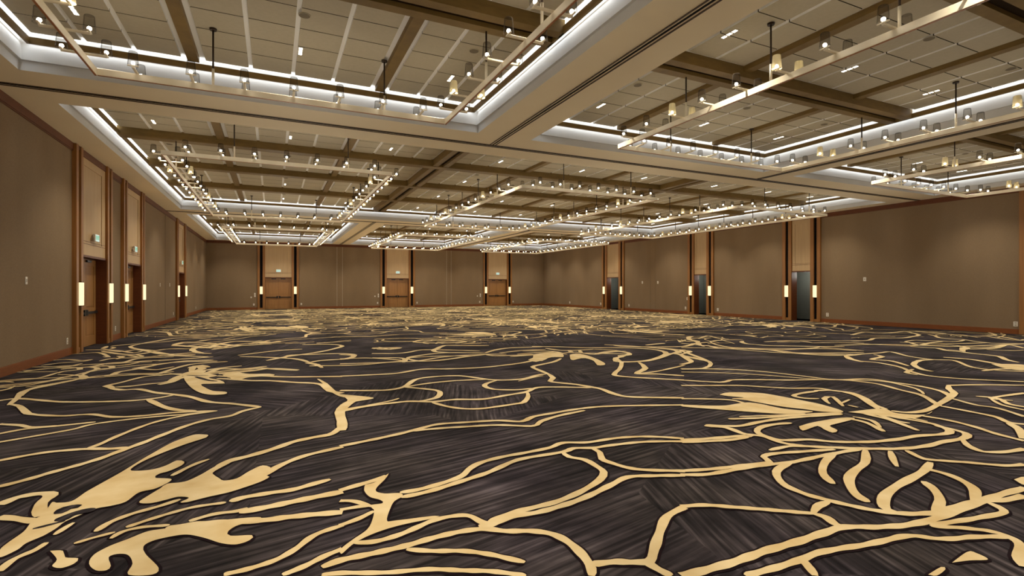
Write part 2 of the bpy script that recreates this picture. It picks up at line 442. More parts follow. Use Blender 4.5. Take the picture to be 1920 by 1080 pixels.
((0, 590, 4.8), """
0,600 90,590 200,580 330,575 420,555 530,520|.07
0,610 60,605 120,612|.08
0,650 100,640 250,625 430,600 560,570 680,548 720,555|.08
0,690 80,670 130,645|.06
230,655 400,635 560,610 650,590|.05
190,735 250,680 400,640 560,610 700,585 760,575 900,565 1100,550 1300,540 1450,545 1540,530|.08
715,545 745,555 760,575 730,585|.12
735,550 800,515 880,490 830,475 730,475|.09
720,555 640,545 520,542|.07
940,555 1010,545 1060,520 1180,500 1340,470 1440,445|.1
180,505 330,500 500,480 620,470 700,460|.07
150,520 350,518 520,512|.06
520,530 560,515 640,505 720,495 700,480 610,480|.09
280,475 450,470 620,465 740,440|.07
370,460 520,440 650,430 760,420 830,405|.08
450,415 600,405 720,415 830,405|.09
620,360 760,350 900,345 980,385 930,380|.09
750,320 900,318 1060,325 1200,345 1280,330|.1
905,308 940,290 975,285 970,298 935,310|#
1000,292 1030,300 990,312|.1
1000,285 1150,270 1260,262|.1
1260,265 1400,240 1560,215 1760,205 1920,195|.12
1260,265 1170,290 1230,310 1330,320 1400,325 1520,310 1750,310|.1
1270,262 1480,245 1650,225 1900,212|.08
1300,160 1380,150 1520,165 1540,190 1700,185 1920,182|.13
1550,272 1650,250 1760,245 1900,225|.11
1560,275 1640,285 1800,270 1920,262|.13
1730,322 1760,300 1900,300|.12
1730,322 1780,345 1900,352|.12
1060,380 1160,370 1240,382 1280,375 1220,360|.1
1050,402 1100,385 1060,375|.12
1380,330 1500,355 1620,370 1760,365|.1
950,450 1080,440 1290,420 1500,410 1800,390 1920,382|.09
920,460 1000,468 1000,482 860,496|.1
1190,488 1340,465 1500,440 1660,420 1920,410|.1
"""),
((300, 570, 3), """
350,400 420,385 500,395 620,395 640,405 500,415 440,430 380,415|#
165,362 200,350 240,365 180,382|.14
220,380 320,365 400,355 460,350|.12
250,390 400,375 600,352|.12
330,395 500,380 620,365 780,373|.12
0,395 80,365 180,340 300,330 380,325|.1
190,400 230,385 210,372|.18
130,400 60,395 0,405|.1
0,455 70,440 130,410|.09
70,237 120,222 250,220 320,226|.14
185,250 190,265 250,280|.14
185,250 300,240 400,246|.14
70,235 200,242 290,250|.13
270,250 330,228 420,212 520,212 620,212|.16
300,252 400,235 500,222 600,220|.12
290,258 380,246 480,232|.12
440,290 560,275 680,262 800,255|.12
450,297 560,300 760,310 840,330|.11
820,332 880,342 912,360|.12
700,305 730,290 850,285 1000,280 1080,285 1090,295 1040,310 900,320 840,332|.13
600,320 700,300 900,270 1010,245 1020,235 960,228 800,230|.12
0,320 150,310 260,300 160,295 0,290|.1
840,350 1100,345 1280,330 1380,320|.1
1200,254 1260,248 1345,252|.1
1230,244 1300,258|.1
"""),
((1600, 590, 6), """
0,300 180,290 220,270 330,265 540,265 660,250 740,230 650,205 570,190 430,205 280,210 110,200 0,230|.11
570,190 700,190 840,205 1000,215 1200,235 1380,245 1570,235 1590,225 1520,200|.11
700,188 860,198 1040,216|.15
840,225 920,240 960,260 1100,275 1250,285 1350,300 1480,315 1600,325 1920,330|.11
580,305 680,290 850,295 1010,300 1100,305 1200,300 1250,285|.1
580,305 650,320 740,345 860,320 1000,305|.12
0,320 200,335 400,345 620,355 760,345 930,345 1100,345 1250,365 1290,385 1220,400 1250,420|.1
640,360 850,375 950,380 1050,405 1200,420 1350,440 1500,455 1650,475 1720,510 1860,540|.12
1290,390 1500,385 1620,375 1700,345 1800,350 1920,380|.12
1500,395 1700,405 1850,405 1920,400|.09
1600,240 1750,265 1880,290 1920,280|.12
1500,245 1650,270 1800,290 1920,295|.1
"""),
((1300, 590, 6), """
60,330 80,350 160,350 260,375 400,385 560,380 750,390 940,405 1150,430 1400,435 1920,430|.11
620,385 850,400 1050,430 1300,450 1500,460 1710,460|.11
190,310 260,340 420,370 640,380 900,385 1200,385 1370,375 1420,365 1500,375 1700,390 1920,410|.1
190,310 250,295 420,285 560,285|.12
560,298 542,310 600,330 720,340 850,350 1100,355 1330,360 1700,362|.12
800,308 950,300 1100,295 1220,300 1330,318|.13
940,312 1080,308 1200,312|.1
1200,290 1400,295 1600,298 1920,295|.1
1330,320 1600,318 1920,322|.1
0,290 60,320 80,350|.12
0,330 190,310|.12
60,270 160,240 210,250 300,270 400,275|.12
0,480 120,515 190,540|.1
1710,465 1880,450|.14
1710,460 1750,495 1900,535|.12
"""),
((1000, 590, 6), """
0,360 300,365 560,375 760,375 1000,375 1250,385 1420,405 1500,440 1400,490 1270,520 1060,535 920,530|.13
920,530 930,490 990,480 980,465 1080,455 1060,430 940,415 820,420 700,445|.13
1500,440 1560,440 1650,450 1700,480 1780,540|.14
1560,440 1640,430 1600,405 1500,390 1300,370 1000,350 800,340|.13
1660,450 1760,420 1700,405 1560,390 1400,375|.13
1650,455 1800,490 1920,520|.12
900,345 1000,360 1300,365 1700,360 1800,330 1850,335 1920,360|.13
1850,330 1840,300 1760,285 1750,255 1800,245|.16
1270,345 1400,330 1480,325|.16
1650,310 1640,280 1700,300 1850,300|.14
0,450 150,430 300,430 340,460 290,480 180,480 60,500 0,520|#
"""),
((700, 590, 6), """
0,490 300,490 360,510 340,540|.12
390,505 400,485 500,465 700,440 900,430 1260,435|.12
390,500 500,525 700,520 880,500 1050,475 1270,450|.12
1260,435 1350,405 1500,380 1700,370 1900,365|.13
1270,450 1350,465 1600,460 1800,450|.14
1740,510 1850,470 1920,460 1920,500 1830,535|#
850,430 700,420 680,400 720,385 800,350 1000,350 1300,350|.14
0,440 250,440 400,425 540,400 800,400 1200,410|.12
450,310 560,285 800,290 1040,305 900,320 600,320 450,310|.13
0,380 120,378 280,375 200,390 40,390|.2
"""),
]

def catmull(pts, step):
    out = []
    P = [pts[0]] + pts + [pts[-1]]
    for i in range(1, len(P) - 2):
        a, b, c, d = P[i - 1], P[i], P[i + 1], P[i + 2]
        n = max(2, min(10, int(math.dist(b, c) / step)))
        for k in range(n):
            t = k / n
            out.append(tuple(.5 * (2 * b[j] + (c[j] - a[j]) * t + (2 * a[j] - 5 * b[j] + 4 * c[j] - d[j]) * t * t
                                   + (3 * b[j] - a[j] - 3 * c[j] + d[j]) * t ** 3) for j in (0, 1)))
    out.append(pts[-1]); return out

strokes, blobs, darks = [], [], []
for (ox, oy, k), txt in LINES:
    for ln in txt.strip().split('\n'):
        a, w = ln.split('|')
        px = [tuple(float(v) for v in q.split(',')) for q in a.split()]
        px = [(ox + x / k, oy + y / k) for x, y in px]
        if w[0] == '~':
            darks.append([[floor_at(*q) for q in catmull(px, 6)], float(w[1:])])
        elif w == '#':
            cl = catmull(px + px[:1], 5)[:-1]
            blobs.append([floor_at(*q) for q in cl])
        else:
            lim = [ox + 1571 / k if k < 3 else 1e9]
            ends = [abs(px[0][0] - ox) < .5 or abs(px[0][0] - lim[0]) < 1, abs(px[-1][0] - lim[0]) < 1 or abs(px[-1][0] - ox) < .5]
            if ends[0]: px[0] = (px[0][0] + math.copysign(2.5, px[0][0] - px[1][0]), px[0][1])
            if ends[1]: px[-1] = (px[-1][0] + math.copysign(2.5, px[-1][0] - px[-2][0]), px[-1][1])
            sm = catmull(px, 6)
            strokes.append(([floor_at(*q) for q in sm], float(w), ends))

def ribbon(bm, pts, w, z, mi, grow=0, ends=(False, False)):
    n = len(pts); L = []; R = []
    for i, (x, y) in enumerate(pts):
        x0, y0 = pts[max(0, i - 1)]; x1, y1 = pts[min(n - 1, i + 1)]
        dx, dy = x1 - x0, y1 - y0; l = math.hypot(dx, dy) or 1
        ww = w * (1 + .12 * math.sin(i * .9 + x * 2.1 + w * 40)) / 2
        if i < 2 or i > n - 3:
            if not (ends[0] if i < 2 else ends[1]): ww *= .5 if i in (0, n - 1) else .8
        ww += grow
        nx, ny = -dy / l * ww, dx / l * ww
        L.append(bm.verts.new((x + nx, y + ny, z))); R.append(bm.verts.new((x - nx, y - ny, z)))
    for i in range(n - 1):
        try:
            f = bm.faces.new((R[i], R[i + 1], L[i + 1], L[i])); f.material_index = mi
            f.normal_update()
        except ValueError: pass

def poly(bm, pts, z, mi, grow=0):
    if grow:
        n = len(pts); area = sum(pts[i][0] * pts[(i + 1) % n][1] - pts[(i + 1) % n][0] * pts[i][1] for i in range(n))
        sg = 1 if area > 0 else -1; q = []
        for i, (x, y) in enumerate(pts):
            x0, y0 = pts[i - 1]; x1, y1 = pts[(i + 1) % n]
            dx, dy = x1 - x0, y1 - y0; l = math.hypot(dx, dy) or 1
            q.append((x + dy / l * grow * sg, y - dx / l * grow * sg))
        pts = q
    vs = [bm.verts.new((x, y, z)) for x, y in pts]
    es = []
    for i in range(len(vs)): es.append(bm.edges.new((vs[i], vs[(i + 1) % len(vs)])))
    r = bmesh.ops.triangle_fill(bm, edges=es, use_beauty=True, normal=(0, 0, 1))
    for f in r['geom']:
        if isinstance(f, bmesh.types.BMFace): f.material_index = mi

fb = bmesh.new()
bm_quad(fb, [(XL - .5, YF - .3, 0), (XR + .5, YF - .3, 0), (XR + .5, YB + .4, 0), (XL - .5, YB + .4, 0)], 0)
inside = lambda x, y: XL < x < XR and YF < y < YB
LAYER = [0]
def put(dx, dy, keep, ws=1):
    def lay(run, w, e):
        if len(run) < 3: return
        LAYER[0] += 1; dz = (LAYER[0] % 160) * 2e-5
        ribbon(fb, run, w * ws, .006 + dz, 1, ends=e); ribbon(fb, run, w * ws, .002 + dz, 2, grow=.018, ends=e)
    for pts, w, e in strokes:
        run = []
        for x, y in pts:
            q = (x + dx, y + dy)
            if inside(*q) and keep(*q): run.append(q)
            else: lay(run, w, e); run = []
        lay(run, w, e)
    for pts in blobs:
        q = [(x + dx, y + dy) for x, y in pts]
        if all(inside(*a) and keep(*a) for a in q):
            LAYER[0] += 1; dz = (LAYER[0] % 160) * 2e-5
            poly(fb, q, .006 + dz, 1); poly(fb, q, .002 + dz, 2, grow=.018)
put(0, 0, lambda x, y: True)
for pts, w in darks: ribbon(fb, pts, w, .0105, 2); ribbon(fb, pts, w * .8, .0108, 0)
def far(x, y):
    q = project(x, y, 0)
    if q is None: return False
    return q[1] < 634 or (700 < q[0] < 1420 and q[1] < 645) or (q[0] < 660 and y > 15.5 and q[1] < 645)
for dy in (12.0, 23.6, 35.2):
    put(.25, dy, far, .8)
for dx, dy in ((11.0, 14), (11.0, 25.5), (11.0, 37), (-5.5, 18), (5.2, 18.5), (-5.5, 30), (5.2, 30), (16, 19), (16, 31), (21, 12), (13.5, 4.6)):
    put(dx, dy, far, .6)
floor = struct('floor', fb, [M['carpet'], M['gold'], M['outline']])

# ------------------------------------------------------------------ walls
class Frame:
    def __init__(s, o, u, n): s.o, s.u, s.n = Vector(o), Vector(u), Vector(n)
    def pt(s, u, n, z): return s.o + s.u * u + s.n * n + Vector((0, 0, z))
    def box(s, bm, u0, u1, n0, n1, z0, z1, mi=0, bev=0):
        a, b = s.pt(u0, n0, z0), s.pt(u1, n1, z1)
        return bm_box(bm, a.x, b.x, a.y, b.y, a.z, b.z, mi, bev)
FL = Frame((XL, 0, 0), (0, 1, 0), (1, 0, 0))
FR = Frame((XR, 0, 0), (0, 1, 0), (-1, 0, 0))
FB = Frame((0, YB, 0), (1, 0, 0), (0, -1, 0))
FF = Frame((0, YF, 0), (1, 0, 0), (0, 1, 0))

# portal: centre, half opening, inner strip, groove, outer strip, kind
PORT_L = [(17.42, 1.06, .16, .18, .16, 'double'), (21.77, 1.03, .15, .17, .15, 'double'), (31.95, 1.0, .15, .17, .15, 'double')]
PORT_B = [(.38, .93, .17, .19, .16, 'double'), (9.58, .93, .17, .2, .16, 'double'), (18.8, .93, .16, .2, .14, 'double')]
PORT_R = [(16.86, .50, .17, .16, .17, 'open'), (23.42, .50, .18, .18, .17, 'open'), (32.3, .75, .25, .2, .2, 'dark'), (7.35, .75, .2, .2, .2, 'open')]
DOORH = 2.46
pside = lambda p: p[1] + p[2] + p[3] + p[4]

def wall(name, fr, u0, u1, ports):
    bm = bmesh.new()
    cuts = sorted(((p[0] - pside(p), p[0] + pside(p)) for p in ports))
    a = u0
    for c0, c1 in cuts + [(u1, u1)]:
        if c0 > a: fr.box(bm, a, c0, -.3, 0, 0, ZS)
        a = c1
    return struct(name, bm, M['fabric'])
wall('wall_left', FL, YF, YB, PORT_L)
wall('wall_right', FR, YF, YB, PORT_R)
wall('wall_back', FB, XL - .3, XR + .3, PORT_B)
wall('wall_front', FF, XL - .3, XR + .3, [])

def runs(fr, name, ports, u0, u1, z0, z1, depth, mat):
    bm = bmesh.new(); a = u0
    for c0, c1 in sorted(((p[0] - pside(p), p[0] + pside(p)) for p in ports)) + [(u1, u1)]:
        if c0 > a:
            fr.box(bm, a, c0, 0, depth, z0, z1)
            fr.box(bm, a, c0, 0, depth * .6, z0 + (z1 - z0) * (.0 if z0 > 1 else .9) - (.03 if z0 > 1 else 0), z0 + (z1 - z0) * .2 if z0 > 1 else z1 + .015)
        a = c1
    if name: return struct(name, bm, mat)
    return trim(bm, mat)
for nm, fr, ports, a, b in (('left', FL, PORT_L, YF, YB), ('right', FR, PORT_R, YF, YB), ('back', FB, PORT_B, XL, XR)):
    runs(fr, 'baseboard_' + nm, ports, a, b, 0, .16, .02, M['wood_base'])
    runs(fr, None, ports, a, b, ZS - .17, ZS - .001, .035, M['wood_dark'])

DOORN = [0]
def portal(fr, p, where, ordinal):
    c, ho, wi, wg, wo, kind = p
    bm = bmesh.new()                                   # pilasters: 0 wood, 1 groove, 2 dark wood
    PR = .095
    for s in (-1, 1):
        a = c + s * ho; b = a + s * wi; d = b + s * wg; e = d + s * wo
        fr.box(bm, a, b, -.34, PR, 0, ZS - .002, 0, .006)
        fr.box(bm, d, e, -.3, PR, 0, ZS - .002, 0, .006)
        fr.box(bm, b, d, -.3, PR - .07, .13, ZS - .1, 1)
        fr.box(bm, b, d, -.3, PR - .025, 0, .13, 0)
        fr.box(bm, b, d, -.3, PR - .02, ZS - .1, ZS - .002, 2)
        fr.box(bm, a - s * .012, a, -.32, PR - .03, 0, DOORH, 2)           # door stop bead
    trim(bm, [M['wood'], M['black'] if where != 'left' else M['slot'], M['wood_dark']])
    # header panel: rails and stiles round a recessed centre, with thin bead lines
    bm = bmesh.new()
    z0, z1 = DOORH, ZS - .17
    st = .3 if ho > .9 else .16
    fr.box(bm, c - ho, c + ho, -.3, .012, z0, z1, 0)
    fr.box(bm, c - ho, c - ho + st, .012, .03, z0, z1, 0, .004); fr.box(bm, c + ho - st, c + ho, .012, .03, z0, z1, 0, .004)
    fr.box(bm, c - ho + st, c + ho - st, .012, .03, z0, z0 + .34, 0, .004)
    fr.box(bm, c - ho + st, c + ho - st, .012, .03, z1 - .2, z1, 0, .004)
    fr.box(bm, c - ho + .02, c + ho - .02, .029, .034, z0 + .30, z0 + .312, 1)
    fr.box(bm, c - ho + .02, c + ho - .02, .029, .034, z0 + .37, z0 + .38, 1)
    fr.box(bm, c - ho, c + ho, .0, .045, z0 - .045, z0 + .012, 2)
    fr.box(bm, c - ho, c + ho, .0, .05, z1, ZS - .002, 2)
    trim(bm, [M['wood_pale'], M['wood_dark'], M['wood_dark']])
    DOORN[0] += 1; n = DOORN[0]
    D = -.2
    if kind == 'double':
        bm = bmesh.new()
        fr.box(bm, c - ho, c + ho, -.34, -.3, 0, DOORH + .02, 0)
        fr.box(bm, c - ho, c + ho, D - .05, D + .03, DOORH - .06, DOORH, 0)
        root = struct('door_%d' % n, bm, M['wood_dark'])
        for s in (-1, 1):
            lo, hi = sorted((c + s * .006, c + s * (ho - .012)))
            bm = bmesh.new()
            fr.box(bm, lo, hi, D - .045, D, .012, DOORH - .06, 0)
            sw = .17
            fr.box(bm, lo, lo + sw, D, D + .014, .012, DOORH - .06, 0, .003); fr.box(bm, hi - sw, hi, D, D + .014, .012, DOORH - .06, 0, .003)
            for za, zb in ((.012, .28), (.86, 1.06), (DOORH - .24, DOORH - .06)):
                fr.box(bm, lo + sw, hi - sw, D, D + .014, za, zb, 0, .003)
            for za, zb in ((.32, .82), (1.1, DOORH - .28)):
                fr.box(bm, lo + sw + .05, hi - sw - .05, D, D + .008, za, zb, 0, .004)
            leaf = obj('door_leaf', bm, M['door'], root)
            bm = bmesh.new()
            fr.box(bm, c + s * .03, c + s * .14, D + .012, D + .085, .86, 1.02, 0, .008)
            fr.box(bm, c + s * .14, c + s * (ho - .08), D + .035, D + .075, .90, .965, 0, .006)
            fr.box(bm, c + s * (ho - .11), c + s * (ho - .07), D + .012, D + .07, .89, .975, 0, .004)
            obj('panic_bar', bm, M['hardware'], leaf)
            bm = bmesh.new()
            fr.box(bm, c + s * .16, c + s * .5, D + .014, D + .06, DOORH - .14, DOORH - .08, 0, .004)
            obj('door_closer', bm, M['hardware'], leaf)
    else:
        bm = bmesh.new(); dep = -1.6
        g = 0 if kind == 'open' else 1
        fr.box(bm, c - ho - .3, c + ho + .9, dep - .1, dep, 0, 2.7, 0)
        fr.box(bm, c - ho - .4, c - ho - .3, dep, -.34, 0, 2.7, g)
        fr.box(bm, c + ho + .9, c + ho + 1.0, dep, -.34, 0, 2.7, 0)
        fr.box(bm, c - ho - .4, c + ho + 1.0, dep - .1, -.3, 2.6, 2.7, 0)
        if kind == 'dark':
            fr.box(bm, c - ho - .3, c + .95, dep, dep + .06, 0, 2.6, 1)
        struct('door_%d' % n, bm, [M['grey_room'], M['black']])
        vl = bpy.data.lights.new('vestibule_fill', 'POINT'); vl.energy = 14; vl.color = (.95, 1, .92); vl.shadow_soft_size = .2  # unseen fill light, added to lift the grey inside the opening
        vo = bpy.data.objects.new('vestibule_fill', vl); COL.objects.link(vo); vo.location = fr.pt(c + .3, -.8, 2.3)
    # sconces standing in the grooves
    for s in (-1, 1) if ordinal != 'frame-edge' else ():
        u = c + s * (ho + wi + wg / 2)
        lab = where + ' wall' 
        r = empty('wall_sconce', fr.pt(u, PR - .07, 1.16))
        l = Frame((0, 0, 0), fr.u, fr.n); hw = wg / 2 - .002
        bm = bmesh.new(); l.box(bm, -hw, hw, 0, .125, .02, .59, 0, .004); obj('diffuser', bm, M['sconce'], r)
        bm = bmesh.new(); l.box(bm, -hw, hw, 0, .12, .59, .61, 0); obj('top_cap', bm, M['bronze'], r)
        bm = bmesh.new(); l.box(bm, -hw, hw, 0, .12, 0, .02, 0); obj('bottom_cap', bm, M['bronze'], r)
        side = {'left': ('near', 'far'), 'right': ('far', 'near'), 'back': ('left', 'right')}[where]
        sd = side[0] if s < 0 else side[1]
        if where == 'right': sd = 'near' if s < 0 else 'far'
        tag(r, 'glowing wall sconce on the %s post of the %s doorway, %s wall' % (sd, ordinal, where), 'wall lamp', 'glowing sconces beside the doorways')
    if kind == 'double':
        # exit sign
        r = empty('exit_sign', fr.pt(c, .03, 2.87))
        l = Frame((0, 0, 0), fr.u, fr.n); o = 1
        off = .055 if where == 'left' else .0
        bm = bmesh.new(); l.box(bm, -.17, .17, off + .0, off + .03, 0, .2, 0, .004)
        if off: l.box(bm, -.06, .06, 0, off, .14, .2, 0)
        obj('sign_box', bm, M['plate'], r)
        bm = bmesh.new(); l.box(bm, -.155, .155, off + .03, off + .034, .012, .188, 0); face = obj('sign_face', bm, M['exit_face'], r)
        cu = bpy.data.curves.new('exit_letters', 'FONT'); cu.body = 'EXIT'; cu.size = .15; cu.align_x = 'CENTER'; cu.align_y = 'CENTER'; cu.extrude = .002
        t = bpy.data.objects.new('exit_letters', cu); COL.objects.link(t)
        rz = {'left': PI / 2, 'back': 0}[where]
        t.rotation_euler = (PI / 2, 0, rz)
        bpy.context.view_layer.update()
        me = bpy.data.meshes.new_from_object(t.evaluated_get(bpy.context.evaluated_depsgraph_get()))
        me.materials.clear(); me.materials.append(M['exit_green'])
        bpy.data.objects.remove(t)
        t = obj('exit_letters', me, None, face); t.rotation_euler = (PI / 2, 0, rz); t.location = l.pt(0, off + .036, .10)
        tag(r, 'pale green exit sign over the %s double door of the %s wall' % (ordinal, where), 'exit sign')
for i, p in enumerate(PORT_L): portal(FL, p, 'left', ['nearest', 'second', 'farthest'][i])
for i, p in enumerate(PORT_B): portal(FB, p, 'back', ['left', 'middle', 'right'][i])
for i, p in enumerate(PORT_R): portal(FR, p, 'right', ['nearest complete', 'middle', 'farthest', 'frame-edge'][i])

# movable-wall pocket edges: slim metal strips running up the walls
bm = bmesh.new()
for u in (4.68, 5.10, 13.9, 14.32): FB.box(bm, u - .012, u + .012, 0, .012, .16, ZS - .17)
trim(bm, M['metal'])
bm = bmesh.new()
FL.box(bm, 27.79, 27.81, 0, .006, .16, ZS - .17)
trim(bm, M['track'])
bm = bmesh.new()
for u in (27.55, 28.05): FR.box(bm, u - .02, u + .02, 0, .012, .16, ZS - .17)
trim(bm, M['fabric'])

# small plates on the walls
def plate(fr, u, z, w, h, kind, label):
    r = empty('outlet_plate' if kind == 'outlet' else 'switch_plate', fr.pt(u, 0, z))
    l = Frame((0, 0, 0), fr.u, fr.n)
    bm = bmesh.new(); l.box(bm, -w / 2, w / 2, 0, .012, -h / 2, h / 2, 0, .003); obj('cover', bm, M['plate'], r)
    bm = bmesh.new()
    if kind == 'outlet':
        bm.free()
        for zz in (-h * .22, h * .22):
            bm = bmesh.new(); l.box(bm, -w * .25, w * .25, .012, .015, zz - h * .13, zz + h * .13)
            obj('socket', bm, M['metal'], r)
    else:
        l.box(bm, -w * .18, w * .18, .012, .02, -h * .2, h * .2); obj('rocker', bm, M['metal'], r)
    tag(r, label, 'wall outlet' if kind == 'outlet' else 'wall switch')
def onX(px, py, X):
    t = (px - CX) / F; Y = X * (C - t * S) / (S + t * C); d = X * S + Y * C
    return Y, (CY - py) * d / F + H
def onY(px, py, Y):
    t = (px - CX) / F; X = Y * (S + t * C) / (C - t * S); d = X * S + Y * C
    return X, (CY - py) * d / F + H
for px, py, k, lab in (
    (48.5, 526, 's', 'ivory switch plate at eye height on the left wall before the first doorway'),
    (125.5, 639.5, 'o', 'ivory floor-level outlet on the left wall just before the nearest doorway'),
    (216, 616, 'o', 'ivory outlet low on the narrow wall piece between the two near left doorways'),
    (300, 534, 's', 'small ivory switch plate on the left wall, nearer of two before the farthest doorway'),
    (318, 534, 's', 'small ivory switch plate on the left wall, farther of two before the farthest doorway'),
    (325, 588, 'o', 'small ivory outlet low on the left wall just before the farthest doorway'),
    (367, 577, 'o', 'tiny ivory outlet low on the left wall beyond the farthest doorway')):
    u, z = onX(px, py, XL); plate(FL, u, z, .085, .15, 'outlet' if k == 'o' else 'switch', lab)
for px, py, k, lab in (
    (478, 553, 's', 'pale switch plate left of the left back door, beside its post'),
    (471, 557.5, 's', 'small pale switch plate farthest left of the left back door'),
    (476, 571, 'o', 'small pale outlet low on the back wall left of the left door'),
    (565, 570, 'o', 'small pale outlet low on the back wall right of the left door'),
    (709.5, 554, 's', 'pale switch plate left of the middle back door, beside its post'),
    (703, 555.5, 's', 'small pale switch plate farthest left of the middle back door'),
    (708, 568, 'o', 'small pale outlet low on the back wall left of the middle door'),
    (782, 567.5, 'o', 'small pale outlet low on the back wall right of the middle door'),
    (900.5, 553.5, 's', 'pale switch plate left of the right back door, beside its post'),
    (895, 555, 's', 'small pale switch plate farthest left of the right back door'),
    (899.5, 566, 'o', 'small pale outlet low on the back wall left of the right door'),
    (962, 565.5, 'o', 'small pale outlet low on the back wall right of the right door')):
    u, z = onY(px, py, YB); plate(FB, u, z, .1 if k == 'o' else .09, .15 if k == 'o' else .3 if py < 554.5 else .1, 'outlet' if k == 'o' else 'switch', lab)
for px, py, k, lab in (
    (1068.5, 567, 'o', 'tiny pale outlet low on the right wall, farthest from the camera'),
    (1126.5, 569.5, 'o', 'tiny pale outlet low on the right wall just past the farthest doorway'),
    (1179.5, 572.5, 'o', 'pale outlet low on the right wall on the near side of the farthest doorway'),
    (1204.5, 529.5, 's', 'pale switch plate on the right wall, farther of two between the doorways'),
    (1233.5, 529.5, 's', 'pale switch plate on the right wall, nearer of two between the doorways'),
    (1289, 560, 's', 'pale switch plate on the right wall just past the middle doorway'),
    (1285.5, 577.5, 'o', 'pale outlet low on the right wall just past the middle doorway'),
    (1346, 580.5, 'o', 'pale outlet low on the right wall on the near side of the middle doorway'),
    (1551.5, 590, 'o', 'pale outlet low on the right wall on the near side of the nearest complete doorway'),
    (1621.5, 523.5, 's', 'pale switch plate high on the bare right wall near the camera'),
    (1904.5, 607.5, 'o', 'pale outlet low at the right edge of the picture')):
    u, z = onX(px, py, XR); plate(FR, u, z, .12, .17, 'outlet' if k == 'o' else 'switch', lab)

# ------------------------------------------------------------------ ceiling: soffits, coffers, panels
bm = bmesh.new()
def slab(x0, x1, y0, y1): bm_quad(bm, [(x0, y0, ZS), (x0, y1, ZS), (x1, y1, ZS), (x1, y0, ZS)], 0)
ys = [YF, ROWS[0][0], ROWS[0][1], ROWS[1][0], ROWS[1][1], ROWS[2][0], ROWS[2][1], YB]
for i in (0, 2, 4, 6): slab(XL - .3, XR + .3, ys[i], ys[i + 1])
for r, bb in ((0, BAYS), (2, BAYS)):
    xs = [XL - .3] + [v for b in bb for v in (b - CW, b + CW)] + [XR + .3]
    for i in range(0, len(xs), 2): slab(xs[i], xs[i + 1], *ROWS[r])
slab(XL - .3, BAYS[0] - CW, *ROWS[1]); slab(BAYS[2] + CW, XR + .3, *ROWS[1])
SB = -.05
for x0, x1, y0, y1 in coffers:
    def ring(e0, z0, e1, z1, mi):
        a = [(x0 - e0, y0 - e0, z0), (x1 + e0, y0 - e0, z0), (x1 + e0, y1 + e0, z0), (x0 - e0, y1 + e0, z0)]
        b = [(x0 - e1, y0 - e1, z1), (x1 + e1, y0 - e1, z1), (x1 + e1, y1 + e1, z1), (x0 - e1, y1 + e1, z1)]
        for i in range(4): bm_quad(bm, [a[i], b[i], b[(i + 1) % 4], a[(i + 1) % 4]], mi)
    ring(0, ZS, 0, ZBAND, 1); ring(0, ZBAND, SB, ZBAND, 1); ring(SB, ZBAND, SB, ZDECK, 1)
    bm_quad(bm, [(x0 - SB, y0 - SB, ZDECK), (x0 - SB, y1 + SB, ZDECK), (x1 + SB, y1 + SB, ZDECK), (x1 + SB, y0 - SB, ZDECK)], 2)
ceiling = struct('ceiling', bm, [M['soffit'], M['fascia'], M['deck']])

# operable-wall tracks set in the soffits
def track(x0, x1, y0, y1):
    bm = bmesh.new()
    if x1 - x0 > y1 - y0:
        c = (y0 + y1) / 2
        bm_box(bm, x0, x1, c - .018, c + .018, ZS - .006, ZS - .001, 0)
        for s in (-1, 1): bm_box(bm, x0, x1, c + s * .07 - .012, c + s * .07 + .012, ZS - .012, ZS - .001, 1)
    else:
        c = (x0 + x1) / 2
        bm_box(bm, c - .018, c + .018, y0, y1, ZS - .006, ZS - .001, 0)
        for s in (-1, 1): bm_box(bm, c + s * .07 - .012, c + s * .07 + .012, y0, y1, ZS - .012, ZS - .001, 1)
    trim(bm, [M['black'], M['track']])
for y in TRY: track(XL, XR, y - .05, y + .05)
for x in TRX:
    track(x - .05, x + .05, YF, TRY[0] - .1); track(x - .05, x + .05, TRY[1] + .1, YB)

# beams
PERIM = .19                                   # inner face of the perimeter beam inside the soffit edge
PT = .04
ZBT = 5.655
def beam_Y(x, y0, y1):                        # minor strip between panel fields
    bm = bmesh.new(); bm_box(bm, x - .09, x + .09, y0, y1, 5.66, ZDECK - .001); trim(bm, [M['beam']])
def beam_main(axis, c, a, b, w=.26):
    bm = bmesh.new()
    for lo, hi, mi, z in ((-w, -.085, 0, ZBEAM), (.085, w, 0, ZBEAM), (-.085, .085, 1, ZBEAM + .07)):
        if axis == 'x': bm_box(bm, a, b, c + lo, c + hi, z, ZDECK - .001, mi)
        else: bm_box(bm, c + lo, c + hi, a, b, z, ZDECK - .001, mi)
    trim(bm, [M['beam'], M['slot']])
def beam_cross(c, a, b, w=.18):
    bm = bmesh.new(); bm_box(bm, a, b, c - w, c + w, ZBEAM, ZDECK - .001)
    bm_box(bm, a, b, c - w + .02, c + w - .02, ZBEAM - .012, ZBEAM)
    trim(bm, [M['beam']])
panel_cells = []
MIN = 1.64
